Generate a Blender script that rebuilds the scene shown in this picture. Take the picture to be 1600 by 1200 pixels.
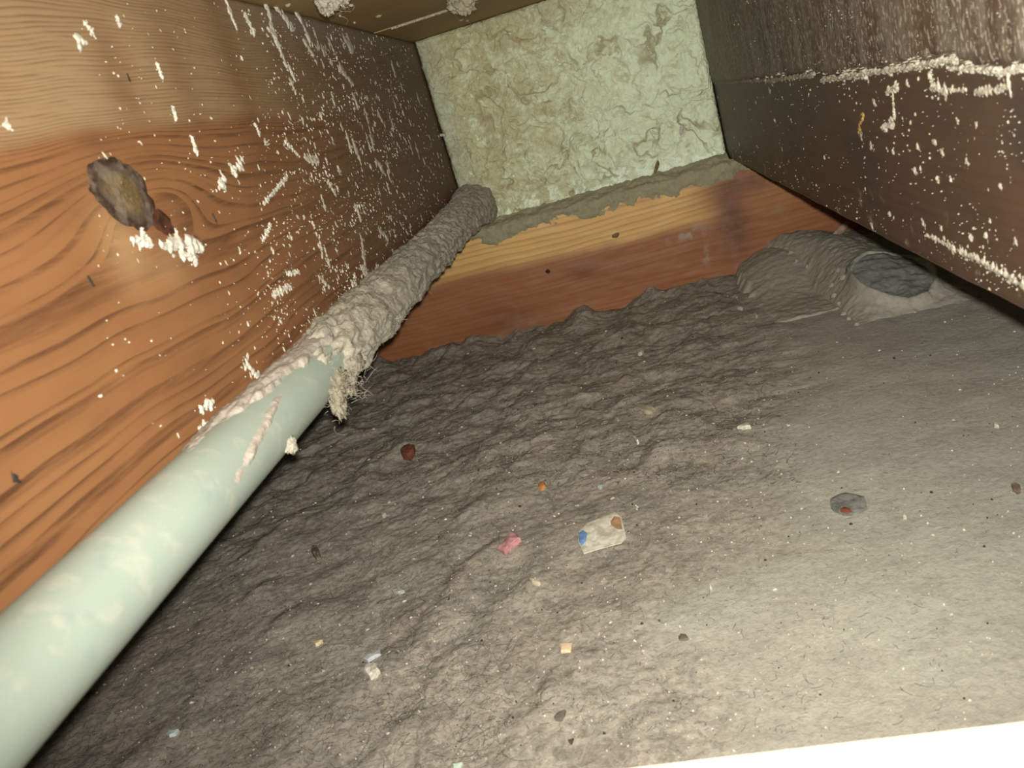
import bpy, math, random
import numpy as np
from mathutils import Vector, Euler

random.seed(7)
rng = np.random.default_rng(7)
for o in list(bpy.data.objects):
    bpy.data.objects.remove(o, do_unlink=True)
S = bpy.context.scene
COL = S.collection

# ------------------------------------------------------------------ camera, world, lamp, exposure
CAM_ROT = (1.259362852441432, 0.2769304048052454, 0.09173660653861171)
CAM_POS = (0.2324373550431146, -1.3065233190562018, 0.3241156903409712)
FPX = 1330.58
W, H, ZJ = 0.40, 0.4533, 0.173          # bay width, underside of the boards, underside of the joists
cd = bpy.data.cameras.new('camera')
cd.sensor_width = 36.0
cd.lens = 36.0 * FPX / 1600.0
cd.clip_start = 0.01
cd.dof.use_dof = True
cd.dof.focus_distance = 0.90
cd.dof.aperture_fstop = 20
cam = bpy.data.objects.new('camera', cd)
cam.location = CAM_POS
cam.rotation_euler = CAM_ROT
COL.objects.link(cam)
S.camera = cam

wd = bpy.data.worlds.new('world')
S.world = wd
wd.use_nodes = True
wd.node_tree.nodes['Background'].inputs[0].default_value = (0.80, 0.88, 0.80, 1)
wd.node_tree.nodes['Background'].inputs[1].default_value = 0.035

ld = bpy.data.lights.new('phone_flash', 'SPOT')     # the torch beside the lens
ld.energy = 37.0
ld.color = (1.0, 0.985, 0.90)
ld.shadow_soft_size = 0.004
ld.spot_size = math.radians(120)
ld.spot_blend = 1.0
lamp = bpy.data.objects.new('phone_flash', ld)
lamp.location = (0.240, -1.315, 0.337)
lamp.rotation_euler = (Vector((0.24, 0.0, 0.15)) - Vector(lamp.location)).to_track_quat('-Z', 'Y').to_euler()
COL.objects.link(lamp)

S.view_settings.view_transform = 'Standard'
S.view_settings.look = 'None'
S.view_settings.gamma = 1.0
S.view_settings.use_curve_mapping = False
S.view_settings.exposure = 0.0

# ------------------------------------------------------------------ helpers
RM = np.array(Euler(CAM_ROT, 'XYZ').to_matrix())
CP = np.array(CAM_POS)


def ray(px, py):
    return RM @ np.array([(px - 800) / FPX, -(py - 600) / FPX, -1.0])


def on(px, py, axis, val):
    """the point of a real plane (axis = val) that a photo pixel looks at"""
    d = ray(px, py)
    return CP + d * ((val - CP[axis]) / d[axis])


def _hash(ix, iy, seed):
    h = (ix.astype(np.int64) * 374761393 + iy.astype(np.int64) * 668265263 + seed * 2147483647 * 3) & 0xFFFFFFFF
    h = ((h ^ (h >> 13)) * 1274126177) & 0xFFFFFFFF
    h = h ^ (h >> 16)
    return (h & 0xFFFF) / 65535.0


def vn(x, y, seed=0):
    x = np.asarray(x, float); y = np.asarray(y, float)
    ix = np.floor(x); iy = np.floor(y)
    fx = x - ix; fy = y - iy
    ux = fx * fx * fx * (fx * (fx * 6 - 15) + 10); uy = fy * fy * fy * (fy * (fy * 6 - 15) + 10)

    def g(a, b):
        t = _hash(a, b, seed) * 2 * np.pi
        return np.cos(t) * (x - a) + np.sin(t) * (y - b)
    n0 = g(ix, iy) * (1 - ux) + g(ix + 1, iy) * ux
    n1 = g(ix, iy + 1) * (1 - ux) + g(ix + 1, iy + 1) * ux
    return 1.4 * (n0 * (1 - uy) + n1 * uy)


def fbm(x, y, octaves=4, seed=0, gain=0.5):
    s = 0; a = 1.0; f = 1.0
    for k in range(octaves):
        s = s + a * vn(np.asarray(x) * f + 17.3 * k, np.asarray(y) * f - 9.1 * k, seed + k)
        a *= gain; f *= 2.03
    return s


def sstep(a, b, x):
    t = np.clip((np.asarray(x, float) - a) / (b - a), 0, 1)
    return t * t * (3 - 2 * t)


def link_mesh(name, verts, faces, mat, parent=None, smooth=True, kind=None, label=None, cat=None, group=None, recentre=False):
    me = bpy.data.meshes.new(name)
    verts = np.asarray(verts, float)
    loc = np.zeros(3)
    if recentre:
        loc = np.array([verts[:, 0].mean(), verts[:, 1].mean(), verts[:, 2].min()])
        verts = verts - loc
    if isinstance(faces, np.ndarray):
        n, k = faces.shape
        me.vertices.add(len(verts)); me.vertices.foreach_set('co', verts.ravel())
        me.loops.add(n * k); me.loops.foreach_set('vertex_index', faces.ravel().astype(np.int32))
        me.polygons.add(n)
        me.polygons.foreach_set('loop_start', (np.arange(n) * k).astype(np.int32))
        me.polygons.foreach_set('loop_total', np.full(n, k, np.int32))
        me.update(calc_edges=True); me.validate()
    else:
        me.from_pydata([tuple(v) for v in verts], [], faces)
        me.update()
    if smooth:
        me.polygons.foreach_set('use_smooth', np.ones(len(me.polygons), bool))
    me.materials.append(mat)
    o = bpy.data.objects.new(name, me)
    COL.objects.link(o)
    o.location = loc
    if parent is not None:
        o.parent = parent
        if not recentre:
            o.location = -Vector(parent.location)
        else:
            o.location = Vector(loc) - Vector(parent.location)
    if kind: o['kind'] = kind
    if label: o['label'] = label
    if cat: o['category'] = cat
    if group: o['group'] = group
    return o


def thing(name, label, cat, loc=(0, 0, 0), group=None, kind=None):
    o = bpy.data.objects.new(name, None)
    o.empty_display_size = 0.03
    COL.objects.link(o)
    o.location = loc
    if label: o['label'] = label
    if cat: o['category'] = cat
    if group: o['group'] = group
    if kind: o['kind'] = kind
    return o


def grid_faces(nu, nv):
    i = np.arange(nu - 1)[:, None]; j = np.arange(nv - 1)[None, :]
    a = i * nv + j
    return np.stack([a, a + nv, a + nv + 1, a + 1], -1).reshape(-1, 4)


def box_vf(x0, x1, y0, y1, z0, z1, bev=0.0015):
    """bevelled box as verts/faces (chamfered edges)"""
    import bmesh
    bm = bmesh.new()
    bmesh.ops.create_cube(bm, size=1)
    for v in bm.verts:
        v.co = Vector(((x0 + x1) / 2 + v.co.x * (x1 - x0), (y0 + y1) / 2 + v.co.y * (y1 - y0), (z0 + z1) / 2 + v.co.z * (z1 - z0)))
    bmesh.ops.bevel(bm, geom=bm.edges[:], offset=bev, segments=2, affect='EDGES')
    bm.normal_update()
    v = [tuple(q.co) for q in bm.verts]
    bm.verts.index_update()
    f = [[q.index for q in p.verts] for p in bm.faces]
    bm.free()
    return v, f


class NT:
    """tiny node-expression builder"""
    def __init__(self, name, rough=0.85, spec=0.25):
        self.m = bpy.data.materials.new(name)
        self.m.use_nodes = True
        self.t = self.m.node_tree
        self.b = self.t.nodes['Principled BSDF']
        self.b.inputs['Roughness'].default_value = rough
        self.b.inputs['Specular IOR Level'].default_value = spec
        tc = self.t.nodes.new('ShaderNodeTexCoord')
        self.P = tc.outputs['Object']
        sp = self.t.nodes.new('ShaderNodeSeparateXYZ')
        self.t.links.new(self.P, sp.inputs[0])
        self.x, self.y, self.z = sp.outputs[0], sp.outputs[1], sp.outputs[2]

    def put(self, sock, v):
        if isinstance(v, bpy.types.NodeSocket): self.t.links.new(v, sock)
        elif isinstance(v, (tuple, list)) and len(v) == 3 and sock.type == 'RGBA': sock.default_value = (*v, 1)
        else: sock.default_value = v

    def f(self, op, *a):
        n = self.t.nodes.new('ShaderNodeMath'); n.operation = op
        for i, v in enumerate(a): self.put(n.inputs[i], v)
        return n.outputs[0]

    def add(self, a, b): return self.f('ADD', a, b)
    def sub(self, a, b): return self.f('SUBTRACT', a, b)
    def mul(self, a, b): return self.f('MULTIPLY', a, b)
    def mad(self, a, b, c): return self.f('MULTIPLY_ADD', a, b, c)

    def vec(self, x, y, z):
        n = self.t.nodes.new('ShaderNodeCombineXYZ')
        for i, v in enumerate((x, y, z)): self.put(n.inputs[i], v)
        return n.outputs[0]

    def scl(self, s, v=None):
        n = self.t.nodes.new('ShaderNodeVectorMath'); n.operation = 'MULTIPLY'
        self.put(n.inputs[0], v if v is not None else self.P); n.inputs[1].default_value = s
        return n.outputs[0]

    def noise(self, scale, detail=4, rough=0.55, v=None, dist=0.0, col=False):
        n = self.t.nodes.new('ShaderNodeTexNoise')
        self.put(n.inputs['Vector'], v if v is not None else self.P)
        n.inputs['Scale'].default_value = scale; n.inputs['Detail'].default_value = detail
        n.inputs['Roughness'].default_value = rough; n.inputs['Distortion'].default_value = dist
        return n.outputs[1 if col else 0]

    def vor(self, scale, v=None, feat='F1', rnd=1.0):
        n = self.t.nodes.new('ShaderNodeTexVoronoi'); n.feature = feat
        self.put(n.inputs['Vector'], v if v is not None else self.P)
        n.inputs['Scale'].default_value = scale; n.inputs['Randomness'].default_value = rnd
        return n.outputs['Distance']

    def ss(self, a, b, x):
        n = self.t.nodes.new('ShaderNodeMapRange'); n.interpolation_type = 'SMOOTHSTEP'
        self.put(n.inputs[0], x); n.inputs[1].default_value = a; n.inputs[2].default_value = b
        return n.outputs[0]

    def mix(self, f, a, b):
        n = self.t.nodes.new('ShaderNodeMix'); n.data_type = 'RGBA'
        self.put(n.inputs[0], f); self.put(n.inputs[6], a); self.put(n.inputs[7], b)
        return n.outputs[2]

    def bump(self, h, strength=0.5, dist=0.002):
        n = self.t.nodes.new('ShaderNodeBump')
        n.inputs['Strength'].default_value = strength; n.inputs['Distance'].default_value = dist
        self.put(n.inputs['Height'], h)
        self.t.links.new(n.outputs[0], self.b.inputs['Normal'])

    def color(self, c): self.put(self.b.inputs['Base Color'], c); return self.m

    def attr(self, name):
        n = self.t.nodes.new('ShaderNodeAttribute'); n.attribute_name = name
        return n.outputs['Fac']


def gauss(t, cy, cz, sy, sz):
    """soft blob in the (y, z) plane of a joist face, for stains"""
    a = t.f('POWER', t.mul(t.sub(t.y, cy), 1 / sy), 2.0)
    b = t.f('POWER', t.mul(t.sub(t.z, cz), 1 / sz), 2.0)
    return t.f('EXPONENT', t.mul(t.add(a, b), -1.0))


# ------------------------------------------------------------------ materials
def mat_left_wood():
    t = NT('orange_pine', 0.6, 0.3)
    ky, kz = -0.897, 0.340
    dz = t.sub(t.z, kz)
    dy2 = t.mul(t.sub(t.y, -0.875), 1 / .085); dz2 = t.mul(t.sub(t.z, 0.334), 1 / .026)
    g = t.f('EXPONENT', t.mul(t.add(t.mul(dy2, dy2), t.mul(dz2, dz2)), -1.0))
    v = t.sub(dz, t.mul(g, .037))
    v = t.add(v, t.mul(t.sub(t.noise(4.0, 2, .5, t.scl((1, 1.0, 2.2))), 0.5), 0.030))
    v = t.add(v, t.mul(t.sub(t.noise(22.0, 2, .5, t.scl((1, 0.35, 1.6))), 0.5), 0.0035))
    # rings: fine in the sapwood on top, wide below
    fine = t.f('MAXIMUM', t.sub(v, 0.018), 0.0)
    ph = t.add(t.mul(v, 115.0), t.mul(fine, 360.0))
    ph = t.add(ph, t.mul(t.noise(60.0, 3, .6, t.vec(0.0, 0.0, v)), 4.0))
    fr = t.f('FRACT', ph)
    line = t.mul(t.ss(0.1, 0.90, fr), t.sub(1.0, t.ss(0.91, 1.0, fr)))
    line = t.f('POWER', line, 2.6)
    fib = t.noise(160.0, 4, .6, t.scl((1, 0.05, 3.0)))
    brk = t.noise(60.0, 4, .65, t.scl((1, 0.25, 4.0)))
    line = t.mul(line, t.ss(.30, .62, brk))
    sap = t.ss(0.020, 0.034, t.add(v, t.mul(t.sub(t.noise(9, 3), .5), .012)))
    pale = t.mix(t.noise(14, 3, .5, t.scl((1, .3, 1.5))), (.205, .128, .064), (.31, .218, .120))
    orange = t.mix(t.noise(16, 4, .55, t.scl((1, .5, 2))), (.150, .062, .025), (.250, .118, .047))
    base = t.mix(sap, orange, pale)
    dark = t.mix(sap, (.055, .021, .010), (.135, .070, .032))
    c = t.mix(t.mul(line, t.add(.35, t.mul(t.noise(6, 2), .85))), base, dark)
    c = t.mix(t.mul(t.sub(fib, .35), .5), c, (.20, .085, .03))
    # browner and darker in two steps towards the masonry end
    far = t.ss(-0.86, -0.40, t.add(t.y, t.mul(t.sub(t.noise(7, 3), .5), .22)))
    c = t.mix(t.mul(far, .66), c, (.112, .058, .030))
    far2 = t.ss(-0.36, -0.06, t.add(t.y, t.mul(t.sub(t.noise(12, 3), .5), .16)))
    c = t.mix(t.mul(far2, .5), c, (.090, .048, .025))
    # dark drip stains
    for cy, cz, sy, sz, k in ((-.86, .392, .018, .03, .5), (-.79, .395, .016, .04, .35), (-.70, .40, .02, .06, .45), (-.905, .366, .02, .006, .6), (-.60, .40, .03, .05, .3)):
        c = t.mix(t.mul(gauss(t, cy, cz, sy, sz), k), c, (.12, .05, .02))
    # pale resin bleed under the knot
    c = t.mix(t.mul(gauss(t, -.918, .315, .018, .020), .5), c, (.40, .25, .125))
    c = t.mix(t.mul(gauss(t, -.885, .298, .02, .012), .3), c, (.40, .25, .125))
    # grey dust film caught near the top edge of the far half
    dm = t.mul(t.ss(.40, .452, t.add(t.z, t.mul(t.sub(t.noise(30, 4), .5), .05))), t.ss(-.75, -.5, t.y))
    c = t.mix(t.mul(dm, .6), c, (.22, .185, .135))
    sp = t.mul(t.ss(.60, .68, t.noise(420, 2, .6)), t.ss(-.85, -.5, t.y))
    c = t.mix(t.mul(sp, .35), c, (.42, .36, .27))
    t.bump(t.add(t.mul(line, -.5), t.mul(fib, .5)), .35, .0012)
    return t.color(c)


def mat_right_wood():
    t = NT('dark_stained_pine', 0.55, 0.35)
    v = t.add(t.z, t.mul(t.sub(t.noise(5, 2, .5, t.scl((1, 1, 2))), .5), .03))
    ph = t.add(t.mul(v, 150), t.mul(t.noise(60, 2, .5, t.vec(0.0, 0.0, v)), 2.0))
    fr = t.f('FRACT', ph)
    line = t.f('POWER', t.mul(t.ss(.2, .9, fr), t.sub(1.0, t.ss(.93, 1.0, fr))), 1.5)
    fib = t.noise(130, 4, .6, t.scl((1, .05, 2.5)))
    c = t.mix(t.noise(9, 4, .6, t.scl((1, .8, 1.6))), (.030, .020, .014), (.066, .039, .025))
    c = t.mix(t.mul(line, .35), c, (.045, .02, .01))
    c = t.mix(t.mul(fib, .35), c, (.13, .065, .035))
    near = t.ss(-.70, -.97, t.add(t.y, t.mul(t.sub(t.noise(14, 3), .5), .12)))
    c = t.mix(t.mul(near, .35), c, (.085, .044, .025))
    blot = t.ss(.50, .66, t.noise(9, 3, .5, t.scl((1, .7, 1.0))))
    c = t.mix(t.mul(blot, .7), c, (.030, .026, .022))
    ol = t.ss(-.45, -.05, t.y)
    c = t.mix(t.mul(ol, .6), c, (.075, .055, .024))
    # chalky grey film above the split, in vertical runs
    up = t.ss(.283, .288, t.add(t.z, t.mul(t.sub(t.noise(40, 3), .5), .008)))
    run = t.noise(55, 5, .65, t.scl((1, 1.0, .22)))
    film = t.mul(up, t.ss(.36, .68, run))
    c = t.mix(t.mul(film, .45), c, (.23, .195, .15))
    gr = t.mul(up, t.ss(.54, .62, t.noise(420, 3, .65, t.scl((1, 1, .45)))))
    c = t.mix(t.mul(gr, .7), c, (.36, .32, .25))
    lo = t.ss(.56, .70, t.noise(46, 5, .7, t.scl((1, .6, .6))))
    edge = t.ss(.215, .178, t.add(t.z, t.mul(t.sub(t.noise(30, 3), .5), .02)))
    c = t.mix(t.mul(t.mul(edge, lo), .7), c, (.42, .36, .27))
    t.bump(t.add(t.mul(fib, .5), t.mul(film, .6)), .5, .0012)
    return t.color(c)


def mat_plate():
    t = NT('golden_pine', 0.5, 0.35)
    v = t.add(t.z, t.mul(t.sub(t.noise(4, 2, .5, t.scl((1, 1, 2.5))), .5), .03))
    fib = t.noise(120, 4, .6, t.scl((.05, 1, 3.0)))
    ph = t.f('FRACT', t.add(t.mul(v, 120), t.mul(t.noise(50, 2, .5, t.vec(0.0, 0.0, v)), 2.5)))
    line = t.f('POWER', t.mul(t.ss(.2, .9, ph), t.sub(1.0, t.ss(.93, 1.0, ph))), 1.5)
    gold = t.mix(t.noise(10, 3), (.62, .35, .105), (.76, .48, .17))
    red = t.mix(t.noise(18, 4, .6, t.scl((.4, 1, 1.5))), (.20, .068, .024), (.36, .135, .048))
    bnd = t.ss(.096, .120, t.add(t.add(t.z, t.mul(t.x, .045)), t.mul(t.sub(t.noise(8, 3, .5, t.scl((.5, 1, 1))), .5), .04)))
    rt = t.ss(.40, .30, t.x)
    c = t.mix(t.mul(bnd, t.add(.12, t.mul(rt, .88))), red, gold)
    c = t.mix(t.mul(line, .32), c, (.16, .05, .018))
    c = t.mix(t.mul(fib, .25), c, (.22, .09, .03))

    def blob(cx, cz, sx, sz):
        a = t.f('POWER', t.mul(t.sub(t.x, cx), 1 / sx), 2.0); b = t.f('POWER', t.mul(t.sub(t.z, cz), 1 / sz), 2.0)
        return t.f('EXPONENT', t.mul(t.add(a, b), -1.0))
    for cx, cz, sx, sz, k in ((.385, .085, .022, .05, .85), (.405, .135, .05, .018, .6), (.155, .070, .022, .012, .45), (.02, .02, .06, .03, .4)):
        c = t.mix(t.mul(blob(cx, cz, sx, sz), k), c, (.085, .026, .012))
    # grey scuff
    sm = t.mul(t.ss(.45, .62, t.noise(60, 3, .6)), t.f('MAXIMUM', blob(.318, .083, .028, .010), blob(.336, .060, .007, .035)))
    c = t.mix(t.mul(sm, .75), c, (.30, .25, .20))
    dst = t.ss(.52, .75, t.noise(22, 5, .6))
    c = t.mix(t.mul(dst, .35), c, (.28, .19, .12))
    t.bump(fib, .3, .001)
    return t.color(c)


def mat_board():
    t = NT('ceiling_pine', 0.65, 0.25)
    fib = t.noise(90, 4, .6, t.scl((.05, 1.5, 1)))
    c = t.mix(t.noise(12, 4, .5, t.scl((.3, 1, 1))), (.24, .155, .062), (.42, .285, .125))
    c = t.mix(t.mul(fib, .5), c, (.25, .145, .055))
    d = t.ss(.6, .72, t.noise(60, 4, .6))
    c = t.mix(t.mul(d, .4), c, (.34, .28, .19))
    t.bump(fib, .3, .001)
    return t.color(c)


def mat_panel():
    t = NT('pale_green_board', 0.6, 0.35)
    w = t.noise(22, 3, .6, None, 0, True)
    n = t.t.nodes.new('ShaderNodeVectorMath'); n.operation = 'MULTIPLY_ADD'
    t.put(n.inputs[0], w); n.inputs[1].default_value = (.035, .035, .035); t.put(n.inputs[2], t.P)
    pv = n.outputs[0]
    def ridge(sc, w, det=3, dist=.5):
        return t.sub(1.0, t.ss(0.0, w, t.f('ABSOLUTE', t.sub(t.noise(sc, det, .55, pv, dist), .5))))
    e1 = ridge(13, .030); e2 = ridge(34, .045); e3 = ridge(80, .07)
    cells = t.vor(95, pv, 'DISTANCE_TO_EDGE')
    m = t.noise(11, 4, .6)
    m2 = t.noise(42, 5, .65)
    left = t.ss(.34, .06, t.add(t.x, t.mul(t.sub(m, .5), .35)))
    vein = t.mul(e1, t.ss(.40, .60, t.noise(16, 3)))
    vein2 = t.mul(e2, t.ss(.40, .6, t.noise(24, 3)))
    vein3 = t.mul(e3, t.add(.25, t.mul(left, .7)))
    dirt = t.mul(t.ss(.42, .72, t.add(m2, t.mul(left, .16))), t.add(.35, t.mul(left, .65)))
    base = t.mix(t.noise(18, 3), (.60, .68, .46), (.74, .82, .62))
    c = t.mix(dirt, base, (.46, .445, .26))
    foot = t.mul(t.ss(.215, .185, t.add(t.z, t.mul(t.sub(m, .5), .05))), t.ss(.46, .54, t.noise(60, 3, .55)))
    c = t.mix(t.mul(foot, .85), c, (.80, .90, .72))
    c = t.mix(t.mul(vein, .8), c, (.27, .22, .11))
    c = t.mix(t.mul(vein2, .55), c, (.33, .28, .15))
    c = t.mix(t.mul(vein3, .55), c, (.36, .31, .17))
    hi = t.ss(.64, .72, t.noise(85, 3, .6))
    c = t.mix(t.mul(hi, .7), c, (.90, .92, .74))
    # band of brown grime along the top, grey-blue dust up the left edge
    top = t.mul(t.ss(.385, .43, t.add(t.z, t.mul(t.sub(m2, .5), .06))), t.ss(.30, .62, m))
    c = t.mix(t.mul(top, .55), c, (.33, .28, .15))
    lf = t.ss(.05, .0, t.add(t.x, t.mul(t.sub(m2, .5), .05)))
    c = t.mix(t.mul(lf, .6), c, (.34, .36, .27))
    t.bump(t.add(t.mul(e2, -.3), t.add(t.mul(m2, .9), t.add(t.mul(e1, -.5), t.mul(t.ss(0, .2, cells), .25)))), .7, .003)
    return t.color(c)


def mat_floor():
    t = NT('floor_dust', 0.95, 0.1)
    a = t.noise(10, 4, .6); b = t.noise(45, 5, .65); d = t.noise(260, 4, .7)
    grey = t.mix(b, (.30, .285, .232), (.40, .385, .322))
    brown = t.mix(b, (.232, .203, .163), (.365, .320, .262))
    # the flat, sooty-smooth part on the right and the fluffy part on the left
    sm = t.ss(.0, 1.0, t.attr('smoothness'))
    k = t.add(t.mul(sm, .75), t.mul(t.ss(.42, .62, a), .30))
    c = t.mix(k, brown, grey)
    dk = t.mul(t.ss(.44, .62, t.noise(28, 5, .7, None, .6)), t.sub(1.0, t.mul(sm, .75)))
    c = t.mix(t.mul(dk, .55), c, (.13, .118, .098))
    c = t.mix(t.mul(t.ss(.46, .70, d), t.sub(.5, t.mul(sm, .22))), c, (.095, .085, .068))
    c = t.mix(t.mul(t.ss(.55, .72, t.noise(190, 4, .7, None, 1.0)), .3), c, (.46, .42, .345))
    pk = t.mul(t.ss(.52, .70, t.noise(17, 4, .6)), t.sub(1.0, t.mul(sm, .85)))
    c = t.mix(t.mul(pk, .4), c, (.34, .265, .215))
    c = t.mix(t.mul(t.ss(.64, .70, t.noise(600, 2, .6)), .3), c, (.55, .50, .40))
    fz = t.noise(120, 5, .75, None, 1.5)
    c = t.mix(t.mul(t.mul(t.ss(.50, .66, fz), t.sub(1.0, t.mul(sm, .8))), .45), c, (.44, .395, .325))
    c = t.mix(t.mul(t.mul(t.ss(.48, .36, fz), t.sub(1.0, t.mul(sm, .8))), .5), c, (.11, .10, .082))
    t.bump(t.add(t.mul(b, .12), t.add(t.mul(fz, .5), t.add(t.mul(d, .35), t.mul(t.noise(700, 2, .6), .3)))), .6, .002)
    return t.color(c)


def mat_dust(name, c0, c1, sc=80, bump=.8):
    t = NT(name, 0.95, 0.1)
    b = t.noise(sc, 5, .65); d = t.noise(sc * 5, 4, .7)
    c = t.mix(b, c0, c1)
    c = t.mix(t.mul(t.ss(.5, .7, d), .35), c, tuple(q * .45 for q in c0))
    t.bump(t.add(b, t.mul(d, .6)), bump, .002)
    return t.color(c)


def mat_pipe():
    t = NT('pale_mint_plastic', 0.5, 0.35)
    m = t.noise(26, 4, .6, t.scl((1, .5, 1))); q = t.noise(70, 5, .65)
    c = t.mix(m, (.205, .240, .200), (.285, .325, .275))
    far = t.ss(-.88, -.55, t.add(t.y, t.mul(t.sub(q, .5), .16)))
    c = t.mix(t.mul(far, .5), c, (.30, .32, .245))
    c = t.mix(t.mul(t.ss(.52, .66, q), .45), c, (.34, .335, .28))
    c = t.mix(t.mul(t.ss(.60, .72, t.noise(38, 4, .6)), .5), c, (.20, .235, .22))
    t.bump(t.add(t.mul(q, .5), t.mul(m, .4)), .18, .001)
    return t.color(c)


def flat(name, c, rough=.8, var=.25, sc=120, c2=None):
    t = NT(name, rough, .2)
    n = t.noise(sc, 4, .6)
    c2 = c2 or tuple(q * (1 - var * 1.6) for q in c)
    t.bump(n, .4, .0008)
    return t.color(t.mix(t.ss(.35, .65, n), c2, c))


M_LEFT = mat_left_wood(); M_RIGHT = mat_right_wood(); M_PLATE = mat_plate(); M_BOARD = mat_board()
M_PANEL = mat_panel(); M_FLOOR = mat_floor(); M_PIPE = mat_pipe()
M_CRUST = mat_dust('fluffy_dust', (.25, .225, .175), (.39, .355, .285), 70)
M_FILM = mat_dust('pinkish_dust', (.27, .235, .195), (.38, .335, .285), 70, .6)
M_MORTAR = mat_dust('dusty_mortar', (.235, .215, .135), (.37, .34, .22), 55)
M_SHEET = mat_dust('grey_felt', (.275, .255, .205), (.36, .335, .272), 40, .45)
M_LINING = mat_dust('grey_fluff', (.13, .132, .115), (.25, .25, .225), 60)
M_PLASTER = flat('white_plaster', (.56, .52, .43), .9, .25, 300)
M_DIM = flat('dusty_plaster', (.36, .32, .25), .9, .25, 300)
M_CREAM = flat('cream_plaster', (.44, .39, .30), .9, .2, 300)
M_SPECK = flat('grey_plaster', (.33, .29, .22), .9, .2, 300)
M_KNOTHAIR = flat('dark_fibre', (.055, .048, .038), .9, .2)
M_PALEHAIR = flat('pale_fibre', (.42, .38, .30), .9, .2)
M_BLACK = flat('black_grit', (.030, .025, .020), .8, .2)
M_WALL = mat_dust('dark_masonry', (.05, .045, .04), (.10, .09, .08), 20)


# ------------------------------------------------------------------ floor
def smoothness(x, y):
    """0 = fluffy dust, 1 = flat grey film"""
    e = 0.165 + 0.34 * (y + 0.98) + 0.05 * fbm(x * 9, y * 9, 3, 3)
    e = np.where(y > -0.50, np.minimum(e, 0.33 + 0.1 * (y + .5)), e)
    return sstep(-0.07, 0.09, x - e)


def fh(x, y):
    """height of the dusty floor"""
    x = np.asarray(x, float); y = np.asarray(y, float)
    s = smoothness(x, y)
    back = sstep(-0.75, -0.35, y)
    r = 1 - s
    h = .0040 * fbm(x * 10, y * 10, 3, 11)
    soft = fbm(x * 19 + .5 * fbm(x * 14, y * 14, 2, 23), y * 17, 4, 21, .52)
    h = h * (.30 + .5 * r) + r * (.12 + .88 * back) * (.0054 * soft + .0006 * np.abs(fbm(x * 60, y * 56, 3, 31)))
    # long low ridges that run from the near left to the far middle
    u = (x * .90 - (y + .8) * .43); wv = u + .020 * fbm(x * 9, y * 9, 4, 41)
    fr = np.mod(wv / .066, 1.0)
    h = h + r * .0040 * sstep(-.2, .35, fbm(x * 8, y * 8, 2, 43)) * (sstep(0, .30, fr) * (1 - sstep(.3, 1.0, fr)))
    h = h + (.0003 + .0004 * r) * fbm(x * 170, y * 170, 3, 51)
    # drift against the timber plate
    h = h + .012 * sstep(-.10, -.02, y) * (.6 + .9 * fbm(x * 18, y * 5, 3, 61)) * r
    return h


xs = np.concatenate([np.linspace(-.60, -.30, 16)[:-1], np.arange(-.30, .62, .0021), np.linspace(.62, .95, 18)[1:]])
ys = np.concatenate([np.linspace(-1.60, -1.02, 24)[:-1], np.arange(-1.02, -.019, .0021), np.linspace(-.018, .12, 6)])
X, Y = np.meshgrid(xs, ys, indexing='ij')
Z = fh(X, Y)
floor = link_mesh('floor', np.stack([X, Y, Z], -1).reshape(-1, 3), grid_faces(len(xs), len(ys)), M_FLOOR, kind='structure',
                  label='grey brown dust-covered floor of the void, fluffy on the left and flat on the right')
at = floor.data.attributes.new('smoothness', 'FLOAT', 'POINT')
at.data.foreach_set('value', smoothness(X, Y).ravel().astype(np.float32))


def floor_pt(px, py):
    z = 0.0
    for _ in range(4):
        p = on(px, py, 2, z); z = float(fh(p[0], p[1]))
    p = on(px, py, 2, z)
    return p


# ------------------------------------------------------------------ ceiling boards, far wall
ceiling = thing('ceiling', 'brown pine floorboards seen from below, laid across the joists', None, (.2, -.6, H), kind='structure')
bj = [.115, -.222, -.700, -.837, -.96, -1.083, -1.206, -1.329, -1.452, -1.58]
for i in range(len(bj) - 1):
    y1, y0 = bj[i] - .0008, bj[i + 1] + .0008
    dz = .0006 * ((i * 7) % 3)
    link_mesh('floorboard', *box_vf(-.60, .95, y0, y1, H + dz, H + .022, .0018), M_BOARD, ceiling, smooth=False)
link_mesh('wall_back', *box_vf(-.60, .95, .10, .16, -.03, H + .02, .003), M_WALL, kind='structure', smooth=False,
          label='dark masonry behind the timber plate, hidden in shadow')

# ------------------------------------------------------------------ joists
YN = -1.55


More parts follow.
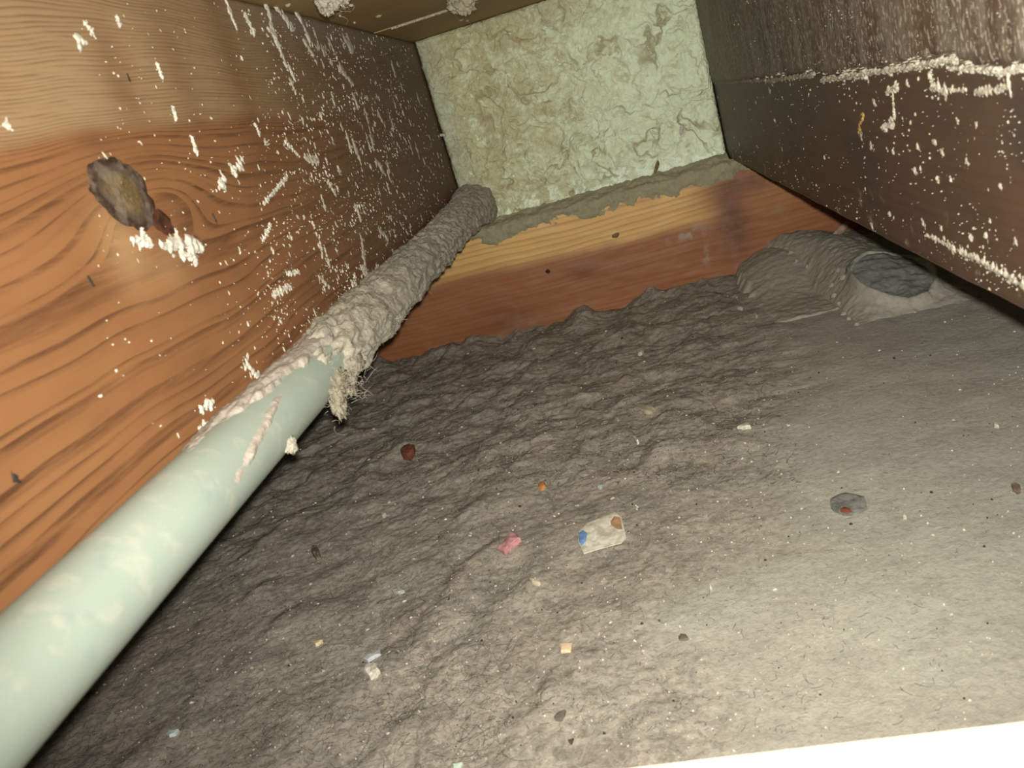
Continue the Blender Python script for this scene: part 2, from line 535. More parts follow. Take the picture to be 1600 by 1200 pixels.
def joist_mesh(xf, sgn, mat, name, parent, relief, yend=.095):
    """beam whose visible face is a relief grid; xf is the face plane, the body lies on the side sgn"""
    ny, nz = 420, 90
    yy = np.linspace(YN, yend, ny); zz = np.linspace(ZJ, H - .0006, nz)
    Yg, Zg = np.meshgrid(yy, zz, indexing='ij')
    Xg = xf - sgn * relief(Yg, Zg)
    edge = np.minimum((Zg - ZJ), (H - Zg)) / .003
    Xg = Xg + sgn * .002 * np.clip(1 - edge, 0, 1) ** 2
    V = np.stack([Xg, Yg, Zg], -1).reshape(-1, 3)
    F = grid_faces(ny, nz)
    if sgn > 0: F = F[:, ::-1]
    n0 = len(V)
    back = np.array([[xf + sgn * .052, YN, ZJ], [xf + sgn * .052, YN, H - .0006], [xf + sgn * .052, yend, ZJ], [xf + sgn * .052, yend, H - .0006]])
    V = np.vstack([V, back])
    faces = [list(map(int, f)) for f in F]
    b0, b1, b2, b3 = n0, n0 + 1, n0 + 2, n0 + 3
    col0 = [i * nz for i in range(ny)]; col1 = [i * nz + nz - 1 for i in range(ny)]
    faces.append([b0, b2] + col0[::-1]); faces.append([b1] + col1 + [b3])
    faces.append([b0] + list(range(0, nz)) + [b1]); faces.append([b2, b3] + list(range((ny - 1) * nz, ny * nz))[::-1])
    faces.append([b0, b1, b3, b2])
    o = link_mesh(name, V, faces, mat, parent)
    o.data.polygons.foreach_set('use_smooth', np.array([True] * len(F) + [False] * 5))
    return o


left = thing('floor_joist', 'orange pine joist on the left with a big dark knot and white plaster specks', 'joist', (-.026, -.7, ZJ))


def rel_left(y, z):
    return .0006 * fbm(y * 12, z * 30, 3, 71) + .0003 * fbm(y * 30, z * 260, 2, 72)


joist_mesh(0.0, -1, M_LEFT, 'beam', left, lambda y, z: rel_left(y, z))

right = thing('floor_joist', 'dark brown joist on the right, split lengthwise with a chalky crust along the crack', 'joist', (.426, -.7, ZJ))
CR_PX = [(1115, 128), (1150, 124), (1200, 122), (1240, 116), (1272, 112), (1300, 121), (1345, 112), (1400, 102), (1450, 96), (1490, 90), (1530, 108), (1600, 104)]
CR = np.array([on(px, py, 0, W) for px, py in CR_PX])
CRY = CR[:, 1][::-1]; CRZ = CR[:, 2][::-1]


def crack_z(y): return np.interp(y, CRY, CRZ)


def rel_right(y, z):
    d = z - crack_z(y)
    r = .0006 * fbm(y * 12, z * 30, 3, 81) + .0004 * fbm(y * 30, z * 200, 2, 82)
    r = r - .005 * np.exp(-(d / .0016) ** 2) * sstep(-.12, -.3, y)
    r = r + .0025 * sstep(-.004, .002, d) + .0006 * fbm(y * 120, z * 60, 3, 83) * sstep(0, .01, d)
    return r


joist_mesh(W, 1, M_RIGHT, 'beam', right, rel_right)


# plaster flakes: low domed shards on a joist face ------------------------------------------------
def flake(c, u, v, n, a, b, ang, th, k=7, jag=.35):
    """irregular domed patch: centre c, in-plane axes u, v, normal n, half-sizes a, b"""
    ca, sa = math.cos(ang), math.sin(ang)
    A = u * ca + v * sa; B = -u * sa + v * ca
    ph = random.random() * 6.28
    vs = []
    for ring, hh in ((1.0, -.0004), (.62, th * .8)):
        for i in range(k):
            t = ph + 2 * math.pi * i / k
            r = ring * (1 - jag + 2 * jag * random.random())
            vs.append(c + A * (a * r * math.cos(t)) + B * (b * r * math.sin(t)) + n * hh)
    vs.append(c + n * th * (1 + .3 * random.random()))
    fs = []
    for i in range(k):
        j = (i + 1) % k
        fs.append([i, j, k + j, k + i]); fs.append([k + i, k + j, 2 * k])
    return vs, fs


def join(parts):
    V = []; F = []
    for vs, fs in parts:
        n = len(V); V += [tuple(q) for q in vs]; F += [[i + n for i in f] for f in fs]
    return V, F


EY, EZ = np.array([0., 1, 0]), np.array([0., 0, 1])


_sk = [0]


def streak(px0, py0, px1, py1, w, xf, nrm, lumps=None, th=.0012, rag=1.0):
    """ragged crust of plaster between two photo points on a joist face: a relief sheet whose low rim sinks into the wood"""
    _sk[0] += 7
    p0, p1 = on(px0, py0, 0, xf), on(px1, py1, 0, xf)
    dist = (np.linalg.norm(p0 - CP) + np.linalg.norm(p1 - CP)) / 2
    wm = w * dist / FPX
    ax = p1 - p0; L = np.linalg.norm(ax)
    ax = ax / L if L > 1e-5 else EZ
    br = np.cross(ax, nrm)
    na = int(min(110, max(11, (L + 2 * wm) / (wm * .13)))); nb = 15
    a = np.linspace(-wm, L + wm, na); b = np.linspace(-1.5 * wm, 1.5 * wm, nb)
    A, B = np.meshgrid(a, b, indexing='ij')
    over = np.maximum(np.maximum(-A, A - L), 0) / wm
    wid = .60 + .75 * fbm(A / wm * .7, A * 0, 3, 300 + _sk[0])
    r = np.sqrt((B / (wm * np.maximum(wid, .12))) ** 2 * .9 + over ** 2 * 1.6)
    hh = .80 - r + rag * .85 * fbm(A / wm * 1.5, B / wm * 1.5, 4, 500 + _sk[0])
    hh = np.where(hh > 0, th * np.sqrt(np.maximum(hh, 0)) * (1 + .4 * fbm(A / wm * 3, B / wm * 3, 2, 700 + _sk[0])), -.0007)
    V = p0 + A[..., None] * ax + B[..., None] * br + hh[..., None] * nrm
    keep = hh.ravel() > 0
    F = [list(map(int, f)) for f in grid_faces(na, nb) if keep[f].any()]
    used = sorted({i for f in F for i in f}); mp = {k: n for n, k in enumerate(used)}
    V = V.reshape(-1, 3)[used]
    return [tuple(q) for q in V], [[mp[i] for i in f] for f in F]


NL, NR = np.array([1., 0, 0]), np.array([-1., 0, 0])
for a in [(418, 15, 429, 58, 11), (430, 60, 446, 100, 8), (452, 105, 458, 120, 7), (352, 0, 368, 42, 7), (385, 26, 396, 50, 7), (434, 15, 456, 42, 9),
          (468, 28, 484, 64, 9), (477, 66, 488, 86, 7), (496, 72, 506, 80, 10), (512, 60, 520, 78, 6), (533, 108, 551, 132, 7), (540, 62, 548, 72, 12),
          (552, 150, 558, 164, 7), (572, 178, 582, 228, 8), (552, 222, 562, 250, 9), (590, 252, 600, 270, 9), (592, 180, 600, 195, 8), (132, 36, 144, 52, 7),
          (121, 60, 123, 62, 14), (245, 99, 253, 122, 7), (183, 28, 186, 40, 6), (270, 170, 274, 186, 5), (300, 216, 306, 236, 7), (398, 194, 404, 208, 5),
          (378, 252, 366, 268, 9), (350, 282, 347, 292, 9), (448, 276, 412, 318, 4), (422, 352, 411, 376, 4), (565, 375, 572, 428, 10), (590, 420, 577, 452, 7),
          (446, 222, 466, 244, 5), (476, 246, 496, 250, 6), (515, 288, 522, 300, 6), (594, 362, 604, 372, 8), (500, 380, 503, 400, 6), (388, 570, 402, 588, 12),
          (316, 640, 332, 628, 10), (335, 660, 312, 670, 7), (430, 458, 452, 448, 7), (500, 436, 512, 446, 8), (465, 425, 450, 428, 6), (12, 196, 13, 197, 9)]:
    v, f = streak(*a[:4], a[4] * (1.35 if a[0] > 340 else 1.1), 0.0, NL)
    link_mesh('plaster_splash', v, f, M_PLASTER if a[0] < 470 else M_CREAM, left)
for k in range(90):
    px, py = random.triangular(400, 700, 570), random.uniform(40, 470)
    if py > 940 - .84 * px - 25: continue
    l = random.expovariate(1 / 7.0)
    if on(px, py, 0, 0)[2] > H - .012: continue
    v, f = streak(px, py, px + .30 * l, py + l, 3 + random.random() * 6, 0.0, NL, None, .001, 1.15)
    if f: link_mesh('plaster_splash', v, f, M_CREAM, left)
# the big white crumb under the knot, and its satellite
v, f = join([streak(256, 382, 308, 386, 24, 0, NL, 9, .002, 1.35), streak(285, 398, 300, 402, 9, 0, NL, 5, .002)])
link_mesh('plaster_crumb', v, f, M_PLASTER, left, label='large white plaster crumb stuck under the knot')
v, f = join([streak(208, 376, 232, 381, 13, 0, NL, 5, .002), streak(220, 360, 226, 378, 9, 0, NL, 3, .002)])
link_mesh('plaster_crumb', v, f, M_PLASTER, left)

# knot of the left joist
kp = [on(190 + 72 * math.cos(t) * .66 - 40 * math.sin(t) * .75, 302 + 72 * math.cos(t) * .76 + 40 * math.sin(t) * .66, 0, 0) for t in np.linspace(0, 2 * math.pi, 49)[:-1]]
kc = on(190, 300, 0, 0)
V = []; rad = []
NRG = 14
for i in range(NRG + 1):
    r = i / NRG
    for j, q in enumerate(kp):
        wob = 1 + .05 * math.sin(3 * j / 48 * 6.28 + 1) + .035 * math.sin(7 * j / 48 * 6.28) + .012 * math.sin(13 * j / 48 * 6.28 + 2)
        p = kc + (q - kc) * r * wob
        h = .0004 * (1 - r ** 6) + .0005 * (1 - r ** 8) - .0003 * math.exp(-((r - .90) / .05) ** 2) + .0006 * float(fbm(p[1] * 300, p[2] * 300, 3, 5)) * (r < .95)
        h += -.0009 * math.exp(-((r - .62) / .03) ** 2)
        if i == NRG: h = -.0004
        V.append(p + NL * (h + rel_left(p[1], p[2])))
        rad.append(r)
F = []
for i in range(NRG):
    for j in range(48):
        k = (j + 1) % 48
        F.append([i * 48 + j, (i + 1) * 48 + j, (i + 1) * 48 + k, i * 48 + k])
t = NT('knot_wood', .7, .25)
ra = t.add(t.attr('rad'), t.mul(t.sub(t.noise(120, 3), .5), .22))
c = t.mix(t.ss(.40, .66, ra), (.105, .073, .030), (.070, .050, .036))
c = t.mix(t.ss(.66, .80, ra), c, (.030, .016, .011))
c = t.mix(t.mul(t.ss(.5, .64, t.noise(320, 3, .7)), .7), c, (.075, .04, .02))
c = t.mix(t.mul(t.ss(.66, .72, t.noise(500, 2)), t.ss(.6, .2, ra)), c, (.62, .42, .05))
c = t.mix(t.mul(t.ss(.48, .62, t.noise(70, 3)), .4), c, (.19, .15, .115))
t.bump(t.noise(300, 4, .7), .6, .001)
knot = link_mesh('knot', V, F, t.color(c), left, label='dark oval knot with a cracked yellowish heart')
at = knot.data.attributes.new('rad', 'FLOAT', 'POINT')
at.data.foreach_set('value', np.array(rad, np.float32))
# reddish side knot
V, F = flake(on(250, 346, 0, 0), EY, EZ, NL, .016, .0095, -.5, .0006, 14, .12)
link_mesh('knot', V, F, flat('red_knot', (.085, .032, .018), .6, .4, 150), left, label='small reddish knot beside the big one')

# fine specks on the left joist: one scattered part
sp = []; sp2 = []
cnt = 0
while cnt < 2600:
    px, py = random.uniform(150, 735), random.uniform(0, 690)
    p = on(px, py, 0, 0)
    if not (.222 < p[2] < H - .004 and -1.05 < p[1] < -.01): continue
    dens = float(sstep(330, 560, px)) * .9 + .06
    if px > 640: dens *= .7
    if py < 110: dens *= .8
    if py > 420: dens *= 1.0 if px > 340 else .35
    dens *= .35 + 1.3 * max(0, float(fbm(px / 46, py / 60, 3, 91)) + .35)
    if random.random() > dens: continue
    cnt += 1
    d = np.linalg.norm(p - CP)
    s = (random.expovariate(1 / .62) + .38) * d / FPX
    s = min(s, 3.6 * d / FPX)
    el = 1 + random.random() * 1.6
    (sp if random.random() < .5 else sp2).append(flake(p, EY, EZ, NL, s, s * el, random.gauss(.35, .6), .0003 + .15 * s, 6, .5))
link_mesh('plaster_specks', *join(sp), M_PLASTER, left, kind='stuff')
link_mesh('plaster_specks', *join(sp2), M_CREAM, left, kind='stuff')
# dark splinters / pits
for a in [(199, 117, 203, 126, 3), (333, 336, 338, 348, 4), (138, 432, 146, 446, 3), (22, 745, 28, 752, 8)]:
    v, f = streak(*a, 0.0, NL, 2, .0006)
    link_mesh('bark_sliver', v, f, M_BLACK, left)

# right joist: crust along the split, drips, dots -------------------------------------------------
cr = []
for (p0, p1, w) in [((1118, 130), (1196, 126), 4), ((1200, 127), (1272, 117), 5), ((1284, 126), (1350, 117), 6), ((1345, 116), (1420, 107), 7), ((1420, 106), (1495, 93), 7),
                    ((1350, 112), (1356, 124), 9), ((1385, 108), (1394, 116), 7)]:
    cr.append(streak(*p0, *p1, w * .8, W, NR, None, .0016))
link_mesh('plaster_crust', *join(cr), M_DIM, right, label='pale crumbly ridge along the split')
for a in [(1482, 107, 1560, 110, 8), (1560, 116, 1600, 104, 8), (1453, 118, 1458, 134, 8), (1458, 136, 1478, 143, 13), (1485, 139, 1510, 141, 8), (1527, 144, 1578, 136, 12),
          (1450, 368, 1485, 383, 7), (1485, 386, 1530, 405, 12), (1530, 406, 1600, 446, 12)]:
    v, f = streak(*a[:4], a[4] * .9, W, NR, None, .0012)
    link_mesh('plaster_crust', v, f, M_DIM, right)
v, f = join([streak(1388, 144, 1402, 136, 9, W, NR, 3, .002), streak(1396, 146, 1398, 186, 3, W, NR, 14, .001), streak(1382, 200, 1394, 194, 9, W, NR, 3, .002)])
link_mesh('plaster_drip', v, f, M_DIM, right, label='thin white drip with a blob at each end')
v, f = streak(1349, 180, 1342, 204, 8, W, NR, 6, .001)
link_mesh('wood_sliver', v, f, flat('tan_sliver', (.40, .24, .08), .7), right, label='tan sliver lifted out of the dark wood')
for a in [(1512, 253, 11), (1429, 266, 8), (1434, 231, 8), (1460, 222, 10), (1472, 236, 9), (1464, 279, 8), (1486, 281, 7), (1564, 291, 8), (1443, 349, 11), (1471, 357, 9), (1476, 372, 8),
          (1516, 370, 8), (1541, 370, 11), (1588, 378, 10), (1366, 159, 9), (1346, 212, 10), (1418, 131, 7), (1497, 187, 7), (1526, 193, 7), (1320, 187, 5), (1396, 237, 8), (1362, 230, 9),
          (1202, 142, 9), (1210, 188, 5), (1222, 232, 6), (1155, 225, 4), (1288, 246, 5), (1505, 65, 14), (1572, 55, 18), (1548, 345, 6), (1362, 352, 9), (1390, 334, 5)]:
    v, f = streak(a[0], a[1], a[0] + .5, a[1] + .8, a[2], W, NR, 1, .0010, .7)
    link_mesh('plaster_dot', v, f, M_DIM, right)
sp = []
cnt = 0
while cnt < 1700:
    px, py = random.uniform(1100, 1600), random.uniform(0, 455)
    p = on(px, py, 0, W)
    if not (ZJ + .003 < p[2] < H - .01): continue
    above = p[2] > crack_z(p[1])
    dens = .8 if above else .20
    dens *= .2 + 1.5 * max(0, float(fbm(px / 22, py / 90, 3, 95)) + .25)
    if not above and p[2] < .195: dens = .3
    if random.random() > dens: continue
    cnt += 1
    d = np.linalg.norm(p - CP)
    s = (random.expovariate(1 / .42) + .28) * d / FPX
    s = min(s, 2.0 * d / FPX)
    sp.append(flake(p, EY, EZ, NR, s, s * (1.2 + random.random()), random.gauss(0, .3), .0004 + .15 * s + (.002 if above else 0), 6, .5))
link_mesh('plaster_specks', *join(sp), M_SPECK, right, kind='stuff')

# ------------------------------------------------------------------ timber plate under the joist ends
YP, ZP = -.020, .168
plate = thing('wall_plate', 'golden to red brown timber plate under the joist ends and green board', 'timber', (.17, .03, 0))
nx, nz = 300, 60
xx = np.linspace(-.36, .80, nx); zz = np.linspace(-.02, ZP, nz)
Xg, Zg = np.meshgrid(xx, zz, indexing='ij')
Yg = YP - .0006 * fbm(Xg * 20, Zg * 60, 3, 101) + .003 * np.clip(1 - (ZP - Zg) / .004, 0, 1) ** 2
V = np.stack([Xg, Yg, Zg], -1).reshape(-1, 3)
F = [list(map(int, f)) for f in grid_faces(nx, nz)]
n0 = len(V)
V = np.vstack([V, [[-.36, .09, -.02], [-.36, .09, ZP], [.80, .09, -.02], [.80, .09, ZP]]])
c0 = [i * nz for i in range(nx)]; c1 = [i * nz + nz - 1 for i in range(nx)]
F += [[n0, n0 + 2] + c0[::-1], [n0 + 1] + c1 + [n0 + 3], [n0] + list(range(nz)) + [n0 + 1], [n0 + 2, n0 + 3] + list(range((nx - 1) * nz, nx * nz))[::-1], [n0, n0 + 1, n0 + 3, n0 + 2]]
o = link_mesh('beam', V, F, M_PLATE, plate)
EX = np.array([1., 0, 0]); NP = np.array([0, -1., 0])


def plate_patch(px, py, a, b, ang, th, mat, name, label=None, k=9):
    c = on(px, py, 1, YP)
    v, f = flake(c, EX, EZ, NP, a, b, ang, th, k, .2)
    link_mesh(name, v, f, mat, plate, label=label)


M_PLK = flat('plate_knot', (.055, .022, .012), .6, .3)
plate_patch(856, 424, .0045, .004, 0, .001, M_PLK, 'knot', 'small dark round knot')
plate_patch(962, 368, .008, .0048, .15, .0007, flat('old_nail', (.16, .095, .035), .6, .3), 'nail_head', 'square brown nail head')

# ------------------------------------------------------------------ green board between the joists
nx, nz = 230, 170
xx = np.linspace(.0022, W - .0022, nx); zz = np.linspace(ZP - .0, H - .0008, nz)
Xg, Zg = np.meshgrid(xx, zz, indexing='ij')
lump = .0022 * fbm(Xg * 55, Zg * 55, 4, 111) + .0016 * np.abs(fbm(Xg * 30, Zg * 30, 3, 115))
dc = on(797, 68, 1, 0.0)
disc = ((Xg - dc[0]) / .0155) ** 2 + ((Zg - dc[2]) / .0155) ** 2
lump = lump * sstep(.8, 1.2, disc) + .0028 * (1 - sstep(.8, 1.05, disc))
edge = np.minimum(np.minimum(Xg - .0022, W - .0022 - Xg), np.minimum(H - Zg, Zg - ZP + .01))
Yg = -.001 - lump + .004 * np.clip(1 - edge / .006, 0, 1) ** 2
V = np.stack([Xg, Yg, Zg], -1).reshape(-1, 3)
F = [list(map(int, f)) for f in grid_faces(nx, nz)]
n0 = len(V)
V = np.vstack([V, [[xx[0], .045, zz[0]], [xx[0], .045, zz[-1]], [xx[-1], .045, zz[0]], [xx[-1], .045, zz[-1]]]])
c0 = [i * nz for i in range(nx)]; c1 = [i * nz + nz - 1 for i in range(nx)]
F += [[n0, n0 + 2] + c0[::-1], [n0 + 1] + c1 + [n0 + 3], [n0] + list(range(nz)) + [n0 + 1], [n0 + 2, n0 + 3] + list(range((nx - 1) * nz, nx * nz))[::-1], [n0, n0 + 1, n0 + 3, n0 + 2]]
panel = thing('end_board', 'pale green mottled board closing the gap between the two joists', 'board', (.2, .02, ZP))
link_mesh('board', V, F, M_PANEL, panel)
for px, py, a, b, ang in [(838, 152, .0016, .004, .3), (689, 211, .0055, .0022, -.2), (1065, 204, .0035, .0085, -.3), (1026, 262, .003, .012, -.5)]:
    v, f = flake(on(px, py, 1, -.0035), EX, EZ, NP, a, b, ang, .0015, 8, .2)
    link_mesh('chip', v, f, M_PLASTER if px != 1026 else flat('brown_scab', (.24, .17, .07), .9), panel,
              label='brown scab near the lower edge' if px == 1026 else None)

# grey dusty mortar bead along the foot of the green board
ns, nq = 300, 26
xx = np.linspace(.003, W + .05, ns); q = np.linspace(0, 1, nq)
Xg, Q = np.meshgrid(xx, q, indexing='ij')
py_ = np.interp(q, [0, .12, .5, .62, 1.0], [.0015, -.006, YP - .001, YP - .0015, YP - .0010])
pz_ = np.interp(q, [0, .12, .5, .62, 1.0], [ZP + .016, ZP + .008, ZP - .001, ZP - .006, ZP - .030])
ny_ = np.interp(q, [0, .12, .5, .62, 1], [-1, -.6, -.75, -1, -1.0]); nz_ = np.interp(q, [0, .12, .5, .62, 1], [0, .8, .66, 0, 0])
nn = .0030 * fbm(Xg * 45, Q * 4, 4, 121) + .0015 * fbm(Xg * 170, Q * 16, 2, 123)
fade = np.interp(Q, [0, .06, .45, .6, .8, 1.0], [-.0035, .001, .0028, .0022, -.0006, -.0052])
low = .0042 * fbm(Xg * 11, Q * 0, 2, 127) * sstep(.45, .7, Q) + .0035 * sstep(.05, .0, Xg) + .003 * sstep(.33, .39, Xg) * (1 - Q)
off = nn + fade + low - .006 * sstep(W + .012, W + .05, Xg) - .007 * sstep(.034, .008, Xg) * sstep(.5, .75, Q)
Zb = pz_[None, :] + nz_[None, :] * off
Zb = np.where(Xg > W - .0015, np.minimum(Zb, ZJ - .0008), Zb)
V = np.stack([Xg, py_[None, :] + ny_[None, :] * off, Zb], -1).reshape(-1, 3)
link_mesh('mortar_bead', V, grid_faces(ns, nq), M_MORTAR, label='grey dusty mortar bead between the green board and the timber plate', cat='mortar')

# ------------------------------------------------------------------ pipe along the foot of the left joist
PR = .0187
PCX, PCZ = PR + .0012, .2046
pipe = thing('pipe', 'pale mint plastic pipe along the left joist, caked in dust at its far end', 'pipe', (PCX, -.75, PCZ - PR))
ny, nt = 160, 48
yy = np.linspace(YN, -.004, ny); tt = np.linspace(0, 2 * math.pi, nt + 1)[:-1]
V = []
for y in yy:
    for a in tt: V.append((PCX + PR * math.cos(a), y, PCZ + PR * math.sin(a)))
F = []
for i in range(ny - 1):
    for j in range(nt):
        k = (j + 1) % nt
        F.append([i * nt + j, (i + 1) * nt + j, (i + 1) * nt + k, i * nt + k])
F.append(list(range(nt))); F.append([(ny - 1) * nt + j for j in range(nt)][::-1])
link_mesh('tube', V, F, M_PIPE, pipe)


def sleeve(name, y0, y1, a0, a1, ny, na, tfun, mat, label):
    yy = np.linspace(y0, y1, ny); aa = np.linspace(a0, a1, na)
    Yg, A = np.meshgrid(yy, aa, indexing='ij')
    T = tfun(Yg, A)
    R = PR + T
    V = np.stack([PCX + R * np.cos(A), Yg, PCZ + R * np.sin(A)], -1)
    V[..., 0] = np.maximum(V[..., 0], .0003)
    return link_mesh(name, V.reshape(-1, 3), grid_faces(ny, na), mat, pipe, label=label)


def t_crust(y, a):
    k = sstep(-.83, -.76, y + .04 * fbm(y * 30, a * 2.5, 3, 131))
    ribs = .0012 * np.sin((y + .014 * a) * 360 + 3.0 * fbm(y * 20, a * 2, 2, 133)) * sstep(-.55, -.35, y)
    t = .0052 + .0030 * fbm(y * 34, a * 2.6, 3, 135, .4) + .0008 * fbm(y * 190, a * 9, 3, 137) + ribs
    t = t + .004 * sstep(-.30, -.10, y) + .007 * sstep(-.14, -.03, y) - .004 * np.exp(-(((y + .655) / .03) ** 2 + ((a - .75) / .5) ** 2))
    # shaggy lower edge
    lowe = sstep(-1.5, -.5, a + .45 * fbm(y * 26, y * 0, 3, 139))
    return t * k * (.25 + .75 * lowe) - .0035 * (1 - k) - .006 * (1 - lowe)


sleeve('dust_coating', -.90, -.018, -1.7, 2.2, 420, 90, t_crust, M_CRUST, 'thick fluffy ribbed dust on the far half of the pipe')


def t_film(y, a):
    n = fbm(y * 40, a * 3, 4, 141)
    k = sstep(-1.0, -.90, y) * (1 - sstep(-.74, -.66, y))
    up = .45 + .75 * sstep(-.96, -.80, y)
    cover = sstep(1.45, 1.95, a + up * .7 + .25 * n) - .45
    return (.0034 + .0016 * n + .0006 * fbm(y * 160, a * 10, 3, 143)) * cover * 1.3 - .004 * (1 - k)


sleeve('dust_film', -1.03, -.64, .1, 2.5, 260, 60, t_film, M_FILM, 'pinkish powdery dust lying along the top of the pipe')


def t_spur(y, a):
    c = .2 + (y + .955) * 9.0
    return .0016 * np.exp(-((a - c) / .13) ** 2) * sstep(-.985, -.955, y) * (1 - sstep(-.91, -.87, y)) * (1 + .8 * fbm(y * 90, a * 8, 3, 145)) - .0006


sleeve('dust_film', -1.0, -.86, -.9, 1.6, 130, 50, t_spur, M_FILM, None)


def hairs(n, pick, length, rad, seg=4, curl=.8, flatten=1.0):
    V = []; F = []
    for _ in range(n):
        p = np.array(pick(), float)
        th = random.random() * 6.283
        L = length * (.35 + random.random() ** 2 * 1.3)
        r = rad * (.7 + .6 * random.random())
        el = random.gauss(0, .35) * flatten
        b = random.gauss(0, curl)
        ring = []
        for s in range(seg + 1):
            d = np.array([math.cos(th) * math.cos(el), math.sin(th) * math.cos(el), math.sin(el)])
            side = np.array([-math.sin(th), math.cos(th), 0]); upv = np.cross(d, side)
            rr = r * (1 - .6 * s / seg)
            base = len(V)
            for kk in range(3):
                aa = kk * 2.0944
                V.append(p + side * rr * math.cos(aa) + upv * rr * math.sin(aa))
            ring.append(base)
            p = p + d * L / seg; th += b + random.gauss(0, .25); el += random.gauss(0, .25) * flatten
        for s in range(seg):
            a, c = ring[s], ring[s + 1]
            for kk in range(3):
                k2 = (kk + 1) % 3
                F.append([a + kk, a + k2, c + k2, c + kk])
    return V, F


def pick_pipe():
    y = random.uniform(-.83, -.05); a = random.gauss(.7, .9)
    r = PR + max(0, float(t_crust(np.array(y), np.array(a))))
    return (max(.001, PCX + r * math.cos(a)), y, PCZ + r * math.sin(a))


link_mesh('dust_fibres', *hairs(1100, pick_pipe, .008, .00014), M_PALEHAIR, pipe, kind='stuff')


# loose clumps ------------------------------------------------------------------------------------
def clump(c, rx, ry, rz, seed, rough=.45, n=26, freq=2.2):
    """irregular fluffy lump"""
    V = []; F = []
    c = np.array(c, float)
    for i in range(n + 1):
        ph = math.pi * i / n
        for j in range(2 * n):
            th = math.pi * j / n
            d = np.array([math.sin(ph) * math.cos(th), math.sin(ph) * math.sin(th), math.cos(ph)])
            k = 1 + rough * float(fbm(d[0] * freq + d[2] * 1.7 + seed, d[1] * freq - d[2] * 1.3, 4, seed))
            V.append(c + d * k * np.array([rx, ry, rz]))
    m = 2 * n
    for i in range(n):
        for j in range(m):
            k = (j + 1) % m
            F.append([i * m + j, (i + 1) * m + j, (i + 1) * m + k, i * m + k])
    return V, F


tp = np.array([PCX + PR * .95, -.815, PCZ - PR * .55])
v, f = join([clump(tp + np.array([-.003, 0, .004]), .007, .018, .008, 3, .55), clump(tp + np.array([-.002, .018, -.000]), .006, .014, .009, 4, .6),
             clump(tp + np.array([.000, -.012, -.006]), .004, .008, .009, 5, .6), clump(tp + np.array([.0, .034, .004]), .005, .014, .007, 6, .6)])
link_mesh('dust_tuft', v, f, mat_dust('brownish_dust', (.17, .145, .10), (.30, .265, .20), 120), pipe, label='ragged tuft of dust hanging off the underside of the pipe')
link_mesh('dust_fibres', *hairs(300, lambda: tp + np.array([random.gauss(0, .004), random.gauss(.008, .016), random.gauss(-.001, .006)]), .009, .00014), M_PALEHAIR, pipe, kind='stuff')
q = np.array([PCX + PR * .85, -.905, PCZ - PR * .55])
link_mesh('dust_tuft', *clump(q, .003, .005, .004, 9, .8, 14), M_CRUST, pipe)
# little drifts where the crust meets the joist
v, f = join([streak(715, 372 - 30, 690, 352, 16, 0, NL, 5, .006), streak(690, 356, 640, 402, 12, 0, NL, 8, .005), streak(640, 405, 590, 440, 10, 0, NL, 8, .004), streak(575, 430, 590, 452, 12, 0, NL, 4, .004)])
link_mesh('dust_crumbs', v, f, M_CRUST, left, kind='stuff')

# dust clumps stuck to the boards overhead
c = on(517, -4, 2, H - .008)
d1 = thing('dust_clump', 'whitish shaggy dust clump under the floorboards, the one nearest the left joist', 'dust clump', (c[0], c[1], H - .016), 'dust clumps under the floorboards')
v, f = join([clump(c + np.array([-.006, .000, -.001]), .007, .008, .009, 12, .6), clump(c + np.array([.004, .0, 0]), .008, .009, .009, 13, .6), clump(c + np.array([.011, .002, .002]), .005, .006, .007, 14, .7)])
link_mesh('clump', v, f, M_CRUST, d1)
link_mesh('dust_fibres', *hairs(60, lambda: c + np.array([random.gauss(.004, .006), random.gauss(0, .006), -abs(random.gauss(.002, .005))]), .010, .0002), M_PALEHAIR, d1, kind='stuff')
c2 = on(726, 6, 2, H - .010)
d2 = thing('dust_clump', 'rounded grey dust clump under the floorboards, just in front of the green board', 'dust clump', (c2[0], c2[1], H - .018), 'dust clumps under the floorboards')
v, f = join([clump(c2, .011, .011, .010, 15, .5), clump(c2 + np.array([-.010, .003, .004]), .008, .008, .008, 16, .5)])
link_mesh('clump', v, f, mat_dust('grey_dust', (.25, .22, .15), (.38, .34, .24), 90), d2)
link_mesh('dust_fibres', *hairs(40, lambda: c2 + np.array([random.gauss(0, .007), random.gauss(0, .007), -abs(random.gauss(.002, .005))]), .007, .0002), M_PALEHAIR, d2, kind='stuff')
# crumbly filling pressed out of the board joint
v = []; 
for i in range(46):
    tq = i / 45
    cc = np.array([.020 + .085 * tq, -.2225, H - .0006])
    v.append(flake(cc + np.array([0, random.gauss(0, .0006), 0]), EX, EY, np.array([0, 0, -1.]), .0026, .0013 + .0008 * tq, 0, .0016, 6, .4))
link_mesh('joint_filler', *join(v), M_CREAM, ceiling, label='pale crumbly filler in the joint between two boards')
v = [flake(np.array([px_[0], px_[1], H]), EX, EY, np.array([0, 0, -1.]), s, s, 0, .0015, 6, .35) for px_, s in [(on(450, 8, 2, H), .003), (on(549, 8, 2, H), .0025), (on(592, 25, 2, H), .004), (on(721, 31, 2, H), .004), (on(730, 32, 2, H), .003), (on(531, 24, 2, H), .0014), (on(554, 35, 2, H), .0014)]]
link_mesh('plaster_specks', *join(v), M_CREAM, ceiling, kind='stuff')

# ------------------------------------------------------------------ rolled grey felt under the right joist
felt = thing('felt_roll', 'dust-laden grey felt rolled up on the floor under the right joist', 'felt', (.49, -.18, 0))


